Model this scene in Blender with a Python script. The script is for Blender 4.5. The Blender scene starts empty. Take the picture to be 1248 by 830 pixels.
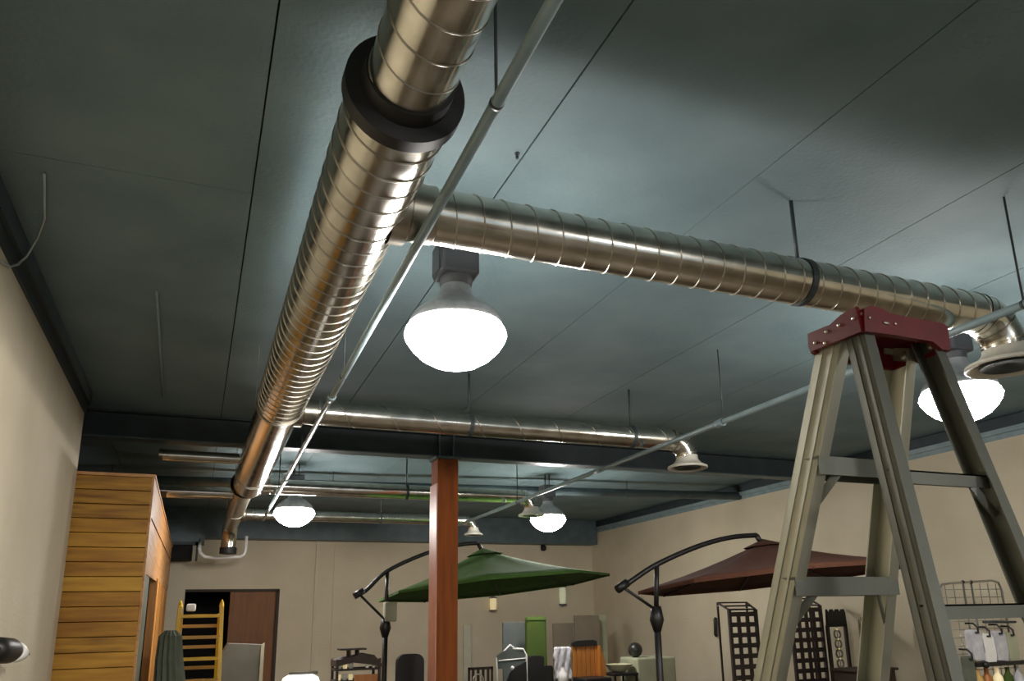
import bpy, bmesh, math, random
from mathutils import Vector, Matrix
random.seed(7)
S = bpy.context.scene
COL = S.collection
PI = math.pi

# ------------------------------------------------------------------ camera
cam_d = bpy.data.cameras.new('camera')
cam = bpy.data.objects.new('camera', cam_d); COL.objects.link(cam)
Rt = Vector((0.92149, -0.38989, -0.02098)); Dn = Vector((0.0781, 0.2376, -0.9682)); Fw = Vector((0.3816, 0.8897, 0.2493))
Fw = Fw.normalized(); Dn = (Dn - Fw * Dn.dot(Fw)).normalized(); Rt = Dn.cross(Fw)
m = Matrix((Rt, -Dn, -Fw)).transposed().to_4x4(); m.translation = (0, 0, 1.6)
cam.matrix_world = m
cam_d.sensor_width = 36.0
cam_d.lens = 960.9 / 1248 * 36.0
cam_d.shift_x = -(653.7 - 624) / 1248
cam_d.shift_y = (506.5 - 415) / 1248
cam_d.clip_start = 0.02
S.camera = cam

# ------------------------------------------------------------------ world and exposure
pl = bpy.data.lights.new('added_window_portal', 'AREA'); pl.shape = 'RECTANGLE'; pl.size = 9.0; pl.size_y = 2.6; pl.cycles.is_portal = True
po = bpy.data.objects.new('added_window_portal', pl); COL.objects.link(po); po.location = (3.6, -6.21, 1.8); po.rotation_euler = (PI / 2, 0, PI)
W = bpy.data.worlds.new('world'); S.world = W; W.use_nodes = True
W.node_tree.nodes['Background'].inputs[0].default_value = (0.55, 0.65, 0.75, 1)
W.node_tree.nodes['Background'].inputs[1].default_value = 1.1
S.view_settings.view_transform = 'Standard'
S.view_settings.look = 'None'
S.view_settings.gamma = 1
S.view_settings.use_curve_mapping = False
S.view_settings.exposure = 0.0
LAMP = 112.0

# ------------------------------------------------------------------ materials
def lin(c):
    return tuple(((v / 255) / 12.92 if v / 255 <= .04045 else ((v / 255 + .055) / 1.055) ** 2.4) for v in c) + (1,)
MATS = {}
def mat(name, c, c2=None, rough=.6, metal=0, scale=4, bump=0, bscale=None, stretch=(1, 1, 1), rough2=None, detail=5, emit=None, trans=0, alpha=1):
    if name in MATS: return MATS[name]
    M = bpy.data.materials.new(name); M.use_nodes = True
    nt = M.node_tree; b = nt.nodes['Principled BSDF']; L = nt.links.new
    b.inputs['Base Color'].default_value = lin(c); b.inputs['Roughness'].default_value = rough; b.inputs['Metallic'].default_value = metal
    tc = nt.nodes.new('ShaderNodeTexCoord'); mp = nt.nodes.new('ShaderNodeMapping'); mp.inputs['Scale'].default_value = stretch
    L(tc.outputs['Object'], mp.inputs['Vector'])
    nz = nt.nodes.new('ShaderNodeTexNoise'); nz.inputs['Scale'].default_value = scale; nz.inputs['Detail'].default_value = detail
    L(mp.outputs['Vector'], nz.inputs['Vector'])
    cr = nt.nodes.new('ShaderNodeValToRGB'); cr.color_ramp.elements[0].position = .32; cr.color_ramp.elements[1].position = .68
    cr.color_ramp.elements[0].color = lin(c); cr.color_ramp.elements[1].color = lin(c2 or tuple(min(255, v * 1.1) for v in c))
    L(nz.outputs['Fac'], cr.inputs['Fac']); L(cr.outputs['Color'], b.inputs['Base Color'])
    if rough2 is not None:
        mr = nt.nodes.new('ShaderNodeMapRange'); mr.inputs['To Min'].default_value = rough; mr.inputs['To Max'].default_value = rough2
        mr.inputs['From Min'].default_value = .3; mr.inputs['From Max'].default_value = .7
        L(nz.outputs['Fac'], mr.inputs['Value']); L(mr.outputs['Result'], b.inputs['Roughness'])
    if bump:
        n2 = nt.nodes.new('ShaderNodeTexNoise'); n2.inputs['Scale'].default_value = bscale or scale * 6; n2.inputs['Detail'].default_value = 4
        L(mp.outputs['Vector'], n2.inputs['Vector'])
        bp = nt.nodes.new('ShaderNodeBump'); bp.inputs['Strength'].default_value = bump; bp.inputs['Distance'].default_value = .02
        L(n2.outputs['Fac'], bp.inputs['Height']); L(bp.outputs['Normal'], b.inputs['Normal'])
    if emit:
        b.inputs['Emission Color'].default_value = lin(emit[0]); b.inputs['Emission Strength'].default_value = emit[1]
    if trans:
        b.inputs['Transmission Weight'].default_value = trans
    if alpha < 1: b.inputs['Alpha'].default_value = alpha
    MATS[name] = M
    return M

CEIL = mat('painted_deck', (98, 119, 124), (116, 136, 140), rough=.75, scale=1.3, bump=.25, bscale=40)
JOINT = mat('deck_joint', (30, 38, 40), rough=.9)
WALLM = mat('painted_block', (198, 187, 160), (208, 197, 172), rough=.85, scale=1.5, bump=.3, bscale=30)
FLOORM = mat('stained_concrete', (84, 74, 60), (102, 90, 74), rough=.5, scale=1.2)
STEEL = mat('teal_steel', (72, 88, 92), (86, 102, 106), rough=.5, scale=5)
DARKST = mat('dark_steel', (44, 54, 58), (54, 66, 70), rough=.6, scale=5)
GALV = mat('galvanised_sheet', (196, 192, 180), (222, 218, 206), rough=.14, rough2=.24, metal=1, scale=9, bump=.09, bscale=4)
SEAM = mat('galvanised_seam', (168, 162, 148), (190, 184, 170), rough=.3, metal=1, scale=9)
RUBBER = mat('black_flange', (26, 27, 27), (38, 38, 38), rough=.55, scale=8)
PIPE = mat('painted_pipe', (120, 140, 144), (140, 158, 160), rough=.35, scale=6)
HANG = mat('hanger_steel', (48, 56, 58), (62, 70, 72), rough=.5, scale=6)
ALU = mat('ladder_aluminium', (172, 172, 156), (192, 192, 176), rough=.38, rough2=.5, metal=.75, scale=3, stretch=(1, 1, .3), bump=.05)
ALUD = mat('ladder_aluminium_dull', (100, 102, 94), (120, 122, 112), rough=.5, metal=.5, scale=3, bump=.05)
RED = mat('red_plastic', (92, 9, 14), (112, 14, 18), rough=.4, scale=12)
BOLT = mat('bolt_steel', (190, 184, 170), rough=.3, metal=.8)
BOWL = mat('lit_acrylic', (255, 255, 255), rough=.4, emit=((255, 250, 246), LAMP))
DOME = mat('prismatic_dome', (150, 150, 150), (176, 176, 178), rough=.3, scale=20, metal=.3)
BALL = mat('ballast_grey', (84, 86, 92), (96, 98, 104), rough=.5, scale=8)
COLW = mat('rust_red_wood', (120, 60, 14), (148, 76, 18), rough=.85, scale=3, stretch=(6, 6, .5), bump=.1)
PINE = [mat('pine_%s' % n, a, b, rough=.55, scale=2.2, stretch=(.9, 4, 9), bump=.15, bscale=9) for n, a, b in
        (('honey', (200, 150, 48), (170, 118, 30)), ('amber', (186, 134, 38), (148, 98, 24)), ('straw', (210, 162, 56), (182, 132, 40)), ('knotty', (190, 140, 42), (126, 82, 22)))]
PINES = mat('pine_side', (200, 150, 96), (172, 120, 70), rough=.55, scale=2, stretch=(4, .5, 9), bump=.15)
PINEO = mat('pine_post', (214, 152, 78), (190, 126, 56), rough=.5, scale=2, stretch=(9, 9, .6))
GGREEN = mat('grey_green_paint', (96, 100, 80), (112, 116, 94), rough=.6)
BLACK = mat('black_powder_coat', (18, 17, 16), (26, 24, 22), rough=.45)
GREEN = mat('green_canopy', (58, 92, 34), (68, 102, 40), rough=.97, scale=10)
GREENL = mat('green_canopy_edge', (128, 158, 76), (140, 168, 84), rough=.8)
BROWN = mat('brown_canopy', (78, 44, 28), (88, 52, 34), rough=.97, scale=10)
YEL = mat('yellow_fibreglass', (214, 168, 30), (224, 182, 44), rough=.4)
YELD = mat('tan_metal_rung', (170, 130, 50), (190, 148, 62), rough=.5)
PLY = mat('brown_plywood', (112, 70, 32), (130, 84, 40), rough=.6, scale=2, stretch=(6, 1, .6))
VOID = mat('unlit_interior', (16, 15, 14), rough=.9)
TARP = mat('grey_green_cloth', (84, 90, 76), (104, 108, 92), rough=.85, scale=5)
GREYC = mat('grey_cover', (96, 94, 84), (108, 106, 96), rough=.8)
WHITE = mat('white_enamel', (225, 224, 218), rough=.35)
WCLOTH = mat('white_cloth', (206, 204, 206), (170, 168, 172), rough=.9, scale=9)
CREAM = mat('cream_shade', (214, 206, 176), rough=.7, emit=((255, 226, 160), .35))
SHADE = mat('lit_white_shade', (240, 240, 236), rough=.7, emit=((255, 252, 244), 1.6))
GCUSH = mat('olive_cushion', (54, 74, 12), (62, 82, 18), rough=.85, scale=8)
GRYP = mat('slate_panel', (74, 80, 76), (84, 90, 86), rough=.8)
TAUP = mat('taupe_panel', (120, 110, 94), (130, 120, 104), rough=.8)
ORNG = mat('orange_brown_wood', (158, 96, 36), (176, 112, 46), rough=.5, scale=3, stretch=(8, 8, .6))
DKBR = mat('dark_brown_wicker', (44, 34, 26), (60, 46, 34), rough=.7, scale=30)
LATT = mat('aubergine_lattice', (56, 46, 44), (70, 58, 54), rough=.6, scale=20)
SAGE = mat('sage_fabric', (160, 162, 134), (172, 174, 146), rough=.85)
YCUSH = mat('mustard_fabric', (200, 160, 80), (180, 150, 96), rough=.85, scale=12)
CHROME = mat('brushed_chrome', (150, 148, 140), rough=.3, metal=.8)
CABLE = mat('grey_cable', (150, 156, 154), rough=.6)
GLASSY = mat('frosted_glassware', (200, 204, 196), (150, 156, 150), rough=.25, scale=14)

# ------------------------------------------------------------------ mesh helpers
class MB:
    def __init__(s): s.bm = bmesh.new()
    def poly(s, pts):
        return s.bm.faces.new([s.bm.verts.new(p) for p in pts])
    def box(s, lo, hi, bev=0, M=None):
        r = bmesh.ops.create_cube(s.bm, size=1)
        c = [(a + b) / 2 for a, b in zip(lo, hi)]; d = [max(abs(b - a), 1e-4) for a, b in zip(lo, hi)]
        for v in r['verts']:
            v.co = Vector((c[0] + v.co.x * d[0], c[1] + v.co.y * d[1], c[2] + v.co.z * d[2]))
        vs = r['verts']
        if bev:
            es = {e for v in vs for e in v.link_edges}
            q = bmesh.ops.bevel(s.bm, geom=list(es), offset=bev, segments=2, affect='EDGES', profile=.5)
            vs = list({v for f in q['faces'] for v in f.verts} | {v for v in vs if v.is_valid})
        if M is not None:
            for v in vs: v.co = M @ v.co
        return s
    def beam(s, a, b, w, h, up=(0, 0, 1), bev=0):
        """box along a-b, w across, h along 'up'"""
        a = Vector(a); b = Vector(b); d = (b - a); L = d.length; d.normalize()
        x = d.cross(Vector(up))
        if x.length < 1e-4: x = d.cross(Vector((0, 1, 0)))
        x.normalize(); z = x.cross(d)
        M = Matrix((x, d, z)).transposed().to_4x4(); M.translation = a
        return s.box((-w / 2, 0, -h / 2), (w / 2, L, h / 2), bev, M)
    def sweep(s, pts, r, n=12, cap=True, closed=False, flat=None):
        pts = [Vector(p) for p in pts]; N = len(pts); rings = []
        nrm = None
        for i, p in enumerate(pts):
            if closed: t = pts[(i + 1) % N] - pts[i - 1]
            else: t = pts[min(i + 1, N - 1)] - pts[max(i - 1, 0)]
            t.normalize()
            if nrm is None:
                nrm = t.cross(Vector((0, 0, 1)))
                if nrm.length < 1e-3: nrm = t.cross(Vector((0, 1, 0)))
            nrm = (nrm - t * nrm.dot(t)); nrm.normalize(); bn = t.cross(nrm)
            rr = r[i] if isinstance(r, (list, tuple)) else r
            fl = flat or 1
            rings.append([s.bm.verts.new(p + nrm * rr * math.cos(2 * PI * k / n) + bn * rr * fl * math.sin(2 * PI * k / n)) for k in range(n)])
        for i in range(N if closed else N - 1):
            A, B = rings[i], rings[(i + 1) % N]
            for k in range(n):
                f = s.bm.faces.new((A[k], A[(k + 1) % n], B[(k + 1) % n], B[k])); f.smooth = True
        if cap and not closed:
            s.bm.faces.new(rings[0][::-1]); s.bm.faces.new(rings[-1])
        return s
    def lathe(s, prof, c=(0, 0, 0), n=32, axis='z', smooth=True):
        pp = []
        for i, p in enumerate(prof):
            pp.append(p)
            if 0 < i < len(prof) - 1:
                a = math.atan2(p[1] - prof[i - 1][1], p[0] - prof[i - 1][0]); b = math.atan2(prof[i + 1][1] - p[1], prof[i + 1][0] - p[0])
                d = abs((b - a + PI) % (2 * PI) - PI)
                if d > .7: pp.append(None); pp.append(p)
        c = Vector(c); rings = []
        for q in pp:
            if q is None: rings.append(None); continue
            r, h = q
            ring = []
            for k in range(n):
                a = 2 * PI * k / n; x, y = r * math.cos(a), r * math.sin(a)
                v = {'z': (x, y, h), 'y': (x, h, -y), 'x': (h, x, y)}[axis]
                ring.append(s.bm.verts.new(c + Vector(v)))
            rings.append(ring)
        for A, B in zip(rings, rings[1:]):
            if A is None or B is None: continue
            for k in range(n):
                f = s.bm.faces.new((A[k], A[(k + 1) % n], B[(k + 1) % n], B[k])); f.smooth = smooth
        return s
    def ball(s, c, r, sc=(1, 1, 1), seg=16):
        q = bmesh.ops.create_uvsphere(s.bm, u_segments=seg, v_segments=seg // 2, radius=r)
        for v in q['verts']: v.co = Vector((c[0] + v.co.x * sc[0], c[1] + v.co.y * sc[1], c[2] + v.co.z * sc[2]))
        for f in {f for v in q['verts'] for f in v.link_faces}: f.smooth = True
        return s
    def prism(s, pts, a, b, axis='y'):
        """extrude a 2D outline (u,v) between a and b along axis"""
        def P(u, v, w): return {'y': (u, w, v), 'x': (w, u, v), 'z': (u, v, w)}[axis]
        A = [s.bm.verts.new(P(u, v, a)) for u, v in pts]; B = [s.bm.verts.new(P(u, v, b)) for u, v in pts]
        n = len(pts); s.bm.faces.new(A); s.bm.faces.new(B[::-1])
        for i in range(n): s.bm.faces.new((A[i], A[(i + 1) % n], B[(i + 1) % n], B[i]))
        return s
    def build(s, name, m, parent=None, label=None, solid=0, bevmod=0):
        bmesh.ops.recalc_face_normals(s.bm, faces=s.bm.faces)
        me = bpy.data.meshes.new(name)
        off = Vector((0, 0, 0))
        if parent is not None: off = Vector(parent.get('_o', (0, 0, 0)))
        else:
            cs = [v.co for v in s.bm.verts]
            off = Vector(((min(c.x for c in cs) + max(c.x for c in cs)) / 2, (min(c.y for c in cs) + max(c.y for c in cs)) / 2, min(c.z for c in cs)))
        for v in s.bm.verts: v.co -= off
        s.bm.to_mesh(me); s.bm.free()
        me.materials.append(m)
        o = bpy.data.objects.new(name, me); COL.objects.link(o)
        if parent is not None:
            o.parent = parent; o['_o'] = tuple(off)
            if parent.get('_top') is False: pass
        else: o.location = off; o['_o'] = tuple(off)
        if label: o['label'] = label
        if solid:
            md = o.modifiers.new('solid', 'SOLIDIFY'); md.thickness = solid; md.offset = 0
        return o

def part(name, m, parent, mb, label=None, solid=0): return mb.build(name, m, parent, label, solid)
def thing(name, label, cat, loc=(0, 0, 0), group=None):
    o = bpy.data.objects.new(name, None); COL.objects.link(o); o.location = loc; o.empty_display_size = .1
    o['_o'] = tuple(loc); o['label'] = label; o['category'] = cat
    if group: o['group'] = group
    return o
def single(name, m, mb, label, cat, group=None, solid=0):
    o = mb.build(name, m, None, label, solid); o['category'] = cat
    if group: o['group'] = group
    return o
def struct(name, m, mb, parent=None):
    o = mb.build(name, m, parent)
    if parent is None: o['kind'] = 'structure'
    return o
def copy_thing(root, delta, label, group=None):
    c = root.copy(); COL.objects.link(c); c.location = root.location + Vector(delta); c['label'] = label
    c['_o'] = tuple(c.location)
    if group: c['group'] = group
    for ch in list(root.children):
        d = ch.copy(); COL.objects.link(d); d.parent = c
        for g in list(ch.children):
            e = g.copy(); COL.objects.link(e); e.parent = d
    return c

CZ = 3.83           # ceiling underside
XL, XR = -1.12, 8.75
YB = 17.2
GY = 8.5            # end of the left wall
G2 = 9.1            # girder line

# ------------------------------------------------------------------ the room shell
struct('floor', FLOORM, MB().box((-5.2, -6, -.1), (XR + .2, YB + 2, 0)))
ceil = struct('ceiling', JOINT, MB().box((-5.2, -6, CZ + .018), (XR + .2, YB + .2, CZ + .15)))
xs = [.118 + 1.219 * k for k in range(-5, 9)]
xs = [-5.1] + [x for x in xs if -5 < x < XR] + [XR]
for a, b in zip(xs, xs[1:]):
    ys = [-5.9, G2, 12.7, YB]
    if a < 0 < b: ys = [-5.9, 4.06, G2, 12.7, YB]
    for c, d in zip(ys, ys[1:]):
        part('panel', CEIL, ceil, MB().box((a + .004, c + .002, CZ), (b - .004, d - .002, CZ + .02)))
struct('wall_left', WALLM, MB().box((XL - .2, -6, 0), (XL, GY, 3.62)))
struct('trim_1', DARKST, MB().box((XL - .2, -6, 3.62), (XL + .02, GY, CZ)).box((XL - .1, -6, 3.70), (XL + .05, GY, CZ)))
struct('wall_left_rear', WALLM, MB().box((-5.2, GY - .1, 0), (-5, YB, CZ)).box((-5.2, GY - .2, 0), (XL - .2, GY, CZ)))
struct('wall_right', WALLM, MB().box((XR, -6, 0), (XR + .2, YB + .2, 3.66)))
struct('trim_2', PIPE, MB().box((XR - .05, -6, 3.62), (XR + .01, YB, 3.68)).box((XR - .008, -6, 3.56), (XR + .005, YB, 3.63)))
struct('trim_3', DARKST, MB().box((XR + .02, -6, 3.66), (XR + .2, YB, CZ)))
struct('wall_front', WALLM, MB().box((-5.2, -6.2, 0), (-.9, -6, CZ)).box((8.1, -6.2, 0), (XR + .2, -6, CZ)).box((-.9, -6.2, 0), (8.1, -6, .5)).box((-.9, -6.2, 3.1), (8.1, -6, CZ)))
w1 = struct('added_window_1', DARKST, MB().box((-.9, -6.15, .5), (8.1, -6.05, .56)).box((-.9, -6.15, 3.04), (8.1, -6.05, 3.1)))  # storefront window added out of view behind the camera for fill daylight
for i in range(5): part('mullion', DARKST, w1, MB().box((-.9 + i * 2.235, -6.15, .56), (-.84 + i * 2.235, -6.05, 3.04)))
DX0, DX1, DZ = -.17, 1.57, 2.27
struct('wall_back', WALLM, MB().box((-5.2, YB, 0), (DX0, YB + .2, CZ)).box((DX1, YB, 0), (XR + .2, YB + .2, CZ)).box((DX0, YB, DZ), (DX1, YB + .2, CZ)))
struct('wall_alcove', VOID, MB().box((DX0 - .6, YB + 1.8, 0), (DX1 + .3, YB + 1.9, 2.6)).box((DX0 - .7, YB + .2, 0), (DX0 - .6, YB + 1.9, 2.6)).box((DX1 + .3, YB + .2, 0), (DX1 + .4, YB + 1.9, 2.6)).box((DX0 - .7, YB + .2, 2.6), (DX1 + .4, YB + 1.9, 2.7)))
d1 = struct('door_1', PLY, MB().box((.66, YB + .04, .02), (DX1 - .03, YB + .09, DZ - .02), .01))
part('frame', DKBR, d1, MB().box((DX1 - .03, YB - .01, 0), (DX1 + .03, YB + .1, DZ)).box((DX0, YB - .01, DZ - .02), (DX1 + .03, YB + .1, DZ + .03)))
part('door_handle', BOLT, d1, MB().ball((.74, YB, 1.02), .04))
struct('trim_4', WALLM, MB().box((2.28, YB - .03, 0), (2.34, YB, 3.28)).box((2.66, YB - .02, 0), (2.68, YB, 3.28)))

# girders
def ibeam(y, x0, x1, zb, zt, fw=.2):
    t = MB(); return (MB().box((x0, y - .012, zb + .016), (x1, y + .012, zt - .016)), MB().box((x0, y - fw / 2, zb), (x1, y + fw / 2, zb + .016)), MB().box((x0, y - fw / 2, zt - .016), (x1, y + fw / 2, zt)))
g = thing('steel_girder', 'deep dark teal steel girder across the ceiling, resting on the rust red column', 'girder', (3.8, G2 + .12, 3.53))
w, f1, f2 = ibeam(G2 + .12, -4.9, XR - .06, 3.535, CZ - .002)
part('web', DARKST, g, w); part('flange', STEEL, g, f1); part('flange', DARKST, g, f2)
for x in (2.62, 2.80): part('stiffener', STEEL, g, MB().box((x - .008, G2 + .02, 3.552), (x + .008, G2 + .10, CZ - .02)))
struct('trim_5', STEEL, MB().box((.1, 16.8, 3.27), (XR - .06, YB - .001, CZ - .001)).box((-.9, 16.6, 3.15), (.1, YB - .001, CZ - .001)))

# ------------------------------------------------------------------ column
c = thing('square_column', 'rust red square wooden column standing under the girder, in front of the green parasol', 'column', (2.71, G2 + .12, 0))
part('shaft', COLW, c, MB().box((2.585, G2 - .02, 0), (2.845, G2 + .26, 3.505), .008))
part('cap_plate', STEEL, c, MB().box((2.56, G2 - .03, 3.505), (2.87, G2 + .27, 3.534)))
part('lit_face_strip', mat('lit_face_tint', (178, 118, 92), (196, 132, 104), rough=.4), c, MB().box((2.572, G2 - .03, 0), (2.586, G2 + .27, 3.2)))  # pinkish strip paints in the light on the column's left face

# ------------------------------------------------------------------ round ducts
def helix(c0, axis, L, R, pitch, r=.0045, per=36, n=5, ph=0):
    pts = []; T = int(L / pitch * per)
    for i in range(T + 1):
        a = 2 * PI * i / per + ph; h = L * i / T
        if axis == 'y': pts.append((c0[0] + R * math.cos(a), c0[1] + h, c0[2] + R * math.sin(a)))
        else: pts.append((c0[0] + h, c0[1] + R * math.cos(a), c0[2] + R * math.sin(a)))
    return MB().sweep(pts, r, n)
def arc(c, r, a0, a1, n, plane='xz', other=0):
    out = []
    for i in range(n + 1):
        a = math.radians(a0 + (a1 - a0) * i / n)
        u, v = c[0] + r * math.cos(a), c[1] + r * math.sin(a)
        out.append((u, other, v) if plane == 'xz' else (other, u, v))
    return out
MX, MZ = .525, 3.34
md = thing('main_spiral_duct', 'largest galvanised spiral duct running away along the ceiling with a black collar', 'duct', (MX, 0, MZ))
def cyl(R, a, b, c, axis, n=64, steps=1):
    return MB().lathe([(R, a + (b - a) * i / steps) for i in range(steps + 1)], c, n, axis)
part('duct_section', GALV, md, cyl(.141, -2.5, 2.22, (MX, 0, MZ), 'y'))
part('lockseam', SEAM, md, helix((MX, -2.5, MZ), 'y', 4.72, .1415, .14, .0035))
part('duct_section', GALV, md, cyl(.185, 2.3, 10.6, (MX, 0, MZ), 'y'))
part('lockseam', SEAM, md, helix((MX, 2.34, MZ), 'y', 4.05, .1855, .127, .0045))
part('collar', RUBBER, md, MB().lathe([(.139, 2.20), (.150, 2.20), (.155, 2.265), (.205, 2.27), (.207, 2.33), (.183, 2.335)], (MX, 0, MZ), 48, 'y'), 'black collar ring where the duct widens')
part('reducer', SEAM, md, MB().lathe([(.186, 10.59), (.187, 10.68), (.135, 10.95), (.132, 11.0)], (MX - .03, 0, MZ), 40, 'y'))
part('duct_section', SEAM, md, cyl(.13, 10.98, 15.0, (MX - .03, 0, MZ), 'y', 40))
part('end_elbow', GALV, md, MB().sweep([(MX - .03, 15.0 + .3 * math.sin(a), MZ - .3 + .3 * math.cos(a)) for a in [i * PI / 16 for i in range(9)]] + [(MX - .03, 15.3, 2.95)], .131, 24, cap=False))
part('end_ring', RUBBER, md, MB().lathe([(.10, 2.84), (.145, 2.84), (.145, 2.95), (.10, 2.95)], (MX - .03, 15.3, 0), 24).box((MX - .13, 15.2, 2.9), (MX + .07, 15.4, 2.91)))
for y, R in ((-.4, .141), (6.5, .187), (9.8, .187), (13.2, .132)):
    mb = MB().lathe([(R + .001, y - .02), (R + .007, y - .02), (R + .007, y + .02), (R + .001, y + .02)], (MX if y < 11 else MX - .03, 0, MZ), 48, 'y')
    for s in (-1, 1):
        xx = (MX if y < 11 else MX - .03) + s * (R + .004)
        mb.box((xx - .003, y - .012, MZ), (xx + .003, y + .012, CZ))
    part('hanger_strap', SEAM, md, mb)

def branch(y, R, x0, xe, label, gr, ribs=True, hang=(), sgn=1, z=MZ, pitch=.127):
    b = thing('branch_spiral_duct', label, 'duct', (x0, y, z), gr)
    er = R * 1.75
    part('duct_section', GALV, b, cyl(R, x0 - .05, xe, (0, y, z), 'x', 48))
    part('saddle_collar', SEAM, b, MB().lathe([(R + .03, x0 - .05), (R + .028, x0 + .02), (R + .006, x0 + .03), (R + .005, x0 + .14), (R, x0 + .145)], (0, y, z), 40, 'x'))
    if ribs: part('lockseam', SEAM, b, helix((x0 + .15, y, z), 'x', abs(xe - x0) - .16, R + .0005, pitch, .004))
    # gored elbow turning down
    pts = [(xe + er * math.sin(a), y, z - er + er * math.cos(a)) for a in [i * PI / 12 for i in range(7)]]
    part('elbow', GALV, b, MB().sweep(pts, [R * 1.03] * 7, 32, cap=False))
    for i in (1, 3, 5):
        p = Vector(pts[i]); q = Vector(pts[i + 1]) - Vector(pts[i - 1]); q.normalize()
        part('gore_seam', SEAM, b, MB().sweep([p - q * .004, p + q * .004], R * 1.03 + .005, 32, cap=False))
    part('end_ring', SEAM, b, MB().lathe([(R * 1.03, -.03), (R * 1.07, -.03), (R * 1.07, .02), (R * 1.03, .02)], (0, y, z), 32, 'x')) if False else None
    zb = z - er; xc = xe + er
    d = part('diffuser', mat('white_diffuser', (196, 192, 176), (206, 202, 188), rough=.4, scale=6), b, MB().lathe([(R * 1.03, zb + .03), (R * 1.05, zb), (R * 1.12, zb - .02), (R * 1.4, zb - .055), (R * 1.9, zb - .08), (R * 1.94, zb - .1), (R * 1.86, zb - .105), (R * 1.4, zb - .085), (R * 1.15, zb - .05), (R * 1.0, zb - .01)], (xc, y, 0), 36), 'flared off-white diffuser bell')
    part('cone', DARKST, d, MB().lathe([(.001, zb - .075), (R * .55, zb - .09), (R * 1.25, zb - .10), (R * 1.27, zb - .092), (R * .6, zb - .06), (.001, zb - .02)], (xc, y, 0), 32))
    for hx in hang:
        mb = MB().lathe([(R + .001, hx - .018), (R + .007, hx - .018), (R + .007, hx + .018), (R + .001, hx + .018)], (0, y, z), 40, 'x')
        mb.sweep([(hx, y, z + R), (hx, y, CZ)], .011, 8)
        part('hanger_rod', HANG, b, mb)
    return b
BG = 'branch ducts leading off the main duct'
branch(3.085, .124, .70, 4.24, 'nearest galvanised branch duct, crossing above the red-capped ladder', BG, hang=(2.9,))
branch(6.7, .105, .70, 4.36, 'second branch duct, ending in a white bell diffuser left of the ladder', BG, hang=(2.2, 3.9), pitch=.4)
branch(10.7, .10, .66, 4.3, 'thin branch duct just behind the teal cross pipe', BG, hang=(2.6,), ribs=False)
branch(13.3, .085, .63, 4.3, 'farthest branch duct, low over the green parasol, with a small bell end', BG, hang=(2.8,), ribs=False, z=3.3)
lb = thing('short_branch_duct', 'short pale duct stub reaching left from the main duct over the wooden shed', 'duct', (.3, 11.3, MZ))
part('duct_section', GALV, lb, cyl(.085, -.55, .37, (0, 11.3, 3.32), 'x', 32))
part('end_cap', SEAM, lb, MB().lathe([(.001, -.57), (.088, -.57), (.088, -.53)], (0, 11.3, 3.32), 32, 'x'))
lb = thing('short_branch_duct', 'small duct stub left of the main duct, just behind the girder', 'duct', (.3, 9.3, MZ))
part('duct_section', GALV, lb, cyl(.06, -.45, .345, (0, 9.3, 3.41), 'x', 32))
part('end_cap', SEAM, lb, MB().lathe([(.001, -.47), (.063, -.47), (.063, -.43)], (0, 9.3, 3.41), 32, 'x'))

# ------------------------------------------------------------------ sprinkler pipes
def pipe(name, label, pts, r, cplY, hangY, extra=None):
    p = thing(name, label, 'pipe', pts[0], None)
    part('pipe_run', STEEL if r > .05 else PIPE, p, MB().sweep(pts, r, 14))
    a, b = Vector(pts[0]), Vector(pts[-1])
    ax = 1 if abs(b.y - a.y) > abs(b.x - a.x) else 0
    at = lambda t: a + (b - a) * ((t - a[ax]) / (b[ax] - a[ax]))
    d = (b - a).normalized()
    for t in cplY:
        q = at(t); part('coupling', PIPE, p, MB().sweep([q - d * .05, q - d * .045, q + d * .045, q + d * .05], [r + .004, r * 1.45, r * 1.45, r + .004], 14))
    for t in hangY:
        q = at(t); mb = MB().sweep([(q.x, q.y, q.z + r), (q.x, q.y, CZ)], .006, 6)
        mb.sweep([q - d * .008, q + d * .008], r + .003, 14)
        part('hanger_rod', HANG, p, mb)
    return p
pipe('sprinkler_pipe', 'pale teal sprinkler pipe running beside the main duct, left of the centre lamp', [(.735 - .0125 * 2.5, -2.5, 3.185), (.735 + .0125 * 13, 13, 3.185)], .021, (5.65, 9.2), (-.6, 2.04, 5.1, 7.6, 10.2))
pipe('sprinkler_pipe', 'pale teal sprinkler pipe passing behind the ladder and above the second diffuser', [(3.96, -2.5, 3.185), (4.08, 13, 3.185)], .024, (5.4, 7.7), (-.6, 2.62, 5.35, 10.2))
pipe('cross_pipe', 'thick teal pipe crossing the room just beyond the rust red column', [(-3.5, 12.6, 3.62), (XR - .02, 11.35, 3.62)], .068, (), (-1.2, 1.8, 6.6))
single('ceiling_conduit', PIPE, MB().sweep([(-.40, 5.6, CZ - .01), (-.44, 8.38, CZ - .01)], .009, 8), 'thin pale conduit fixed along the dark ceiling above the shed', 'conduit')
single('drain_pipe', WHITE, MB().sweep([(.82, 15.9, 3.22), (.82, 15.9, 2.95), (.80, 15.9, 2.88), (.74, 15.9, 2.84), (.32, 15.9, 2.81), (.12, 15.9, 2.83), (.04, 15.9, 2.90), (.02, 15.9, 2.98), (.02, 16.62, 3.2)], .03, 10), 'white U-shaped pipe hanging below the end of the main duct', 'pipe')
vb = thing('wall_vent', 'black square vent box high on the back wall left of the main duct end', 'vent', (-.4, 16.5, 2.83))
part('frame', DARKST, vb, MB().box((-.62, 16.5, 3.10), (0, 16.6, 3.16)).box((-.04, 16.5, 2.8), (0, 16.6, 3.1)))
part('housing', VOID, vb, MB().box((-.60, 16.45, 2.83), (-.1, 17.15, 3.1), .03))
part('bracket', STEEL, vb, MB().box((-.06, 16.5, 3.1), (0, 16.62, 3.2)))

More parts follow.
